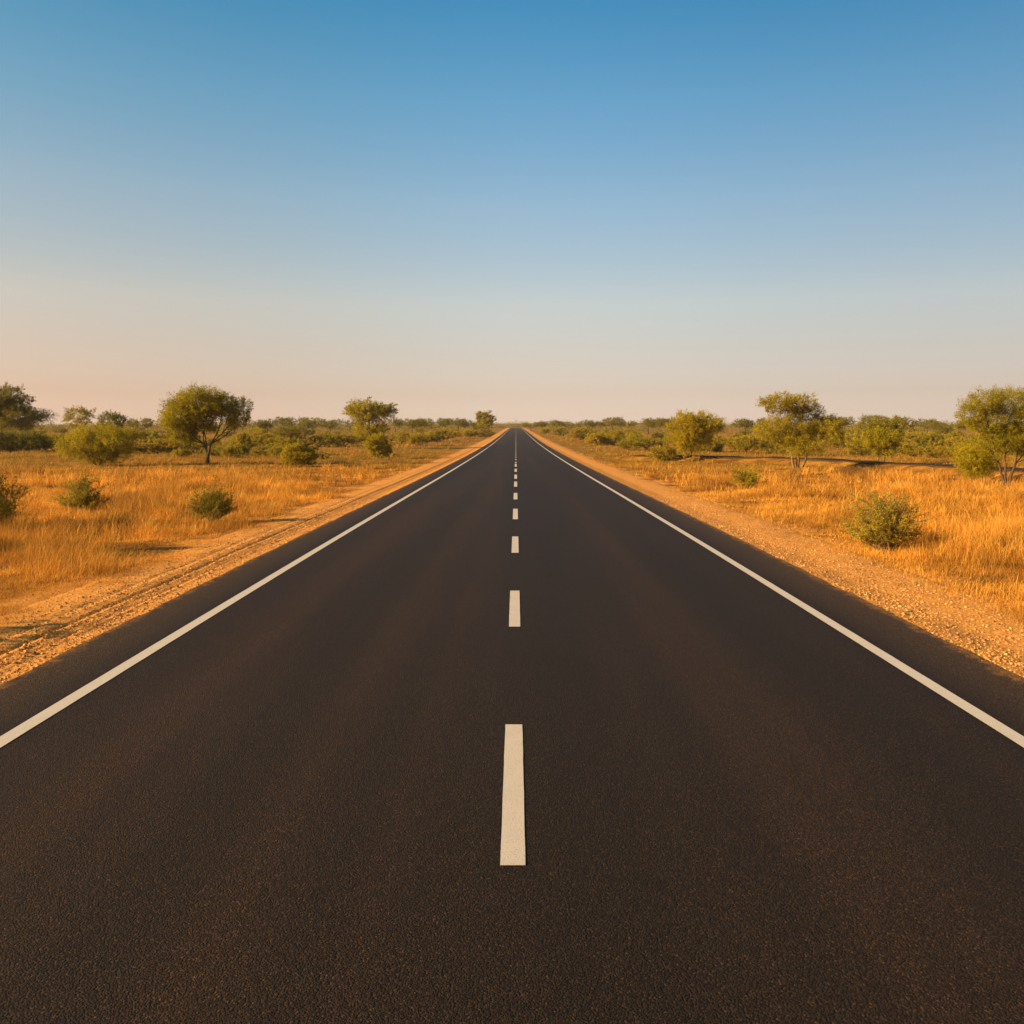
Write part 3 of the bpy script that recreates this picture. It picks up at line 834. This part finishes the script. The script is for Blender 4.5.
# far-off scrub that reads as one mass
def far_scrub():
    rng = np.random.default_rng(5)
    n = 4200
    y = 300 + 1500 * rng.random(n) ** 1.5
    x = rng.uniform(-.75, .75, n) * y; w0 = rng.uniform(0, 6, n)
    m = np.arange(n) > n - 420
    y = np.where(m, rng.uniform(655, 900, n), y); x = np.where(m, rng.uniform(-110, 110, n), x)
    k = np.abs(x) > np.where(y > 640, -1, 9 + w0)
    x, y = x[k], y[k]
    n = len(x)
    h = rng.uniform(1.8, 3.7, n) * np.where(rng.random(n) < .12, 1.3, 1) * np.clip(.7 + y / 1100, .8, 2.2)
    h = h * (1 + .4 * wob(x, y, .021, 1.) + .25 * wob(x, y, .07, 2.))
    w = h * rng.uniform(.8, 1.7, n)
    per = 110
    d = rng.normal(0, 1, (n, per, 3)); d /= np.linalg.norm(d, axis=2, keepdims=True)
    q = rng.random((n, per, 1)) ** .75
    P = d * q * np.stack([w, w, h * .55], 1)[:, None, :]
    P[:, :, 2] = np.abs(P[:, :, 2] + (h * .45)[:, None])
    P += np.stack([x, y, G(x, y) - .1], 1)[:, None, :]
    P = P.reshape(-1, 3)
    sz = np.repeat(np.clip(y / F_PX * .85, .3, .9), per)
    V, F = leaves(rng, P, d.reshape(-1, 3), sz, .6)
    tag(link('far_scrub', mesh_np('far_scrub', V, [F], [M_FAR])), 'hazy mass of far-off scrub along the horizon', 'scrub', None, 'stuff')


far_scrub()


def haze():
    me = bpy.data.meshes.new('haze')
    a, z0, z1 = 6200, -2.5, 14.0
    v = [(x, y, z) for z in (z0, z1) for x, y in ((-a, -a), (a, -a), (a, a), (-a, a))]
    me.from_pydata(v, [], [(3, 2, 1, 0), (4, 5, 6, 7), (0, 1, 5, 4), (1, 2, 6, 5), (2, 3, 7, 6), (3, 0, 4, 7)])
    m, nt, N, L = mat('dusty_air')
    p = N.new('ShaderNodeVolumePrincipled'); p.inputs['Color'].default_value = (.95, .86, .74, 1); p.inputs['Density'].default_value = HAZE
    o = N.new('ShaderNodeOutputMaterial'); L.new(p.outputs[0], o.inputs['Volume'])
    me.materials.append(m)
    tag(link('haze', me), 'thin warm dust haze lying over the plain', 'haze', None, 'stuff')


HAZE = .00014
haze()

# ------------------------------------------------------------------ light, sky, camera
sd = bpy.data.lights.new('sun', 'SUN'); sd.energy = 5.0; sd.angle = R(.5); sd.color = (1, .72, .42)
so = bpy.data.objects.new('sun', sd); COL.objects.link(so)
AZ = R(15)                                                            # a touch behind the camera
sv = np.array([-math.cos(R(SUN_ELEV)) * math.cos(AZ), -math.cos(R(SUN_ELEV)) * math.sin(AZ), math.sin(R(SUN_ELEV))])
import mathutils
so.rotation_euler = mathutils.Vector(sv).to_track_quat('Z', 'Y').to_euler()
so.location = (-60, -10, 60)

W = bpy.data.worlds.new('World'); SC.world = W; W.use_nodes = True
N, L = W.node_tree.nodes, W.node_tree.links
N.clear()
sky = N.new('ShaderNodeTexSky'); sky.sky_type = 'NISHITA'; sky.sun_disc = False
sky.sun_elevation = R(SUN_ELEV); sky.sun_rotation = R(-105)
sky.air_density = 1.0; sky.dust_density = .3; sky.ozone_density = 1.0
# dusty evening air: deeper blue higher up, greyed at the zenith, peach towards the horizon, warmer on the sun's side
tc = N.new('ShaderNodeTexCoord'); sx = N.new('ShaderNodeSeparateXYZ'); L.new(tc.outputs['Generated'], sx.inputs[0])
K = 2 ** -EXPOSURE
UP = [(0.0, (1.27, 1.17, 1.68)), (.038, (1.31, 1.01, 1.15)), (.085, (1.62, 1.20, 1.14)), (.136, (1.92, 1.48, 1.29)), (.242, (1.63, 1.68, 1.61)), (.339, (1.07, 1.69, 1.79)), (.425, (.57, 1.53, 1.80)), (.62, (.56, 1.0, 1.1)), (1.0, (.62, .62, .55))]  # zenith stops dulled from blue so the unseen sky warms the shade
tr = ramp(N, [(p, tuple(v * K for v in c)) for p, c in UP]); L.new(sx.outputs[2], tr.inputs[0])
xr_ = N.new('ShaderNodeMapRange'); xr_.inputs[1].default_value = -1; xr_.inputs[2].default_value = 1; L.new(sx.outputs[0], xr_.inputs[0])
tx = ramp(N, [(0.0, (1.06, .85, .76)), (.24, (1.06, .87, .775)), (.38, (1.04, .95, .90)), (.5, (1.02, 1.03, 1.03)), (.62, (.84, .86, .87)), (.76, (.63, .645, .66)), (1.0, (.58, .60, .62))], 'B_SPLINE'); L.new(xr_.outputs[0], tx.inputs[0])
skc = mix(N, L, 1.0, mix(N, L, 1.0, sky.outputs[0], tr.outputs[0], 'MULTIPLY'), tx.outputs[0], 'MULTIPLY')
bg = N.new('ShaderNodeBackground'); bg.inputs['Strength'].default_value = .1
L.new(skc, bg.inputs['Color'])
wo = N.new('ShaderNodeOutputWorld'); L.new(bg.outputs[0], wo.inputs[0])

cd = bpy.data.cameras.new('camera'); cam = bpy.data.objects.new('camera', cd); COL.objects.link(cam)
cam.location = (0, 0, H_CAM); cam.rotation_euler = (R(90), 0, 0)
cd.sensor_width = 36; cd.lens = F_PX / 1024 * 36
cd.shift_y = -(512 - CY) / 1024; cd.shift_x = -(CX - 512) / 1024
cd.clip_start = .05; cd.clip_end = 9000
SC.camera = cam
vs = SC.view_settings
vs.view_transform = 'Standard'; vs.look = 'None'; vs.exposure = EXPOSURE; vs.gamma = 1; vs.use_curve_mapping = False
SC.render.engine = 'CYCLES'
SC.cycles.max_bounces = 6
SC.cycles.use_denoising = True
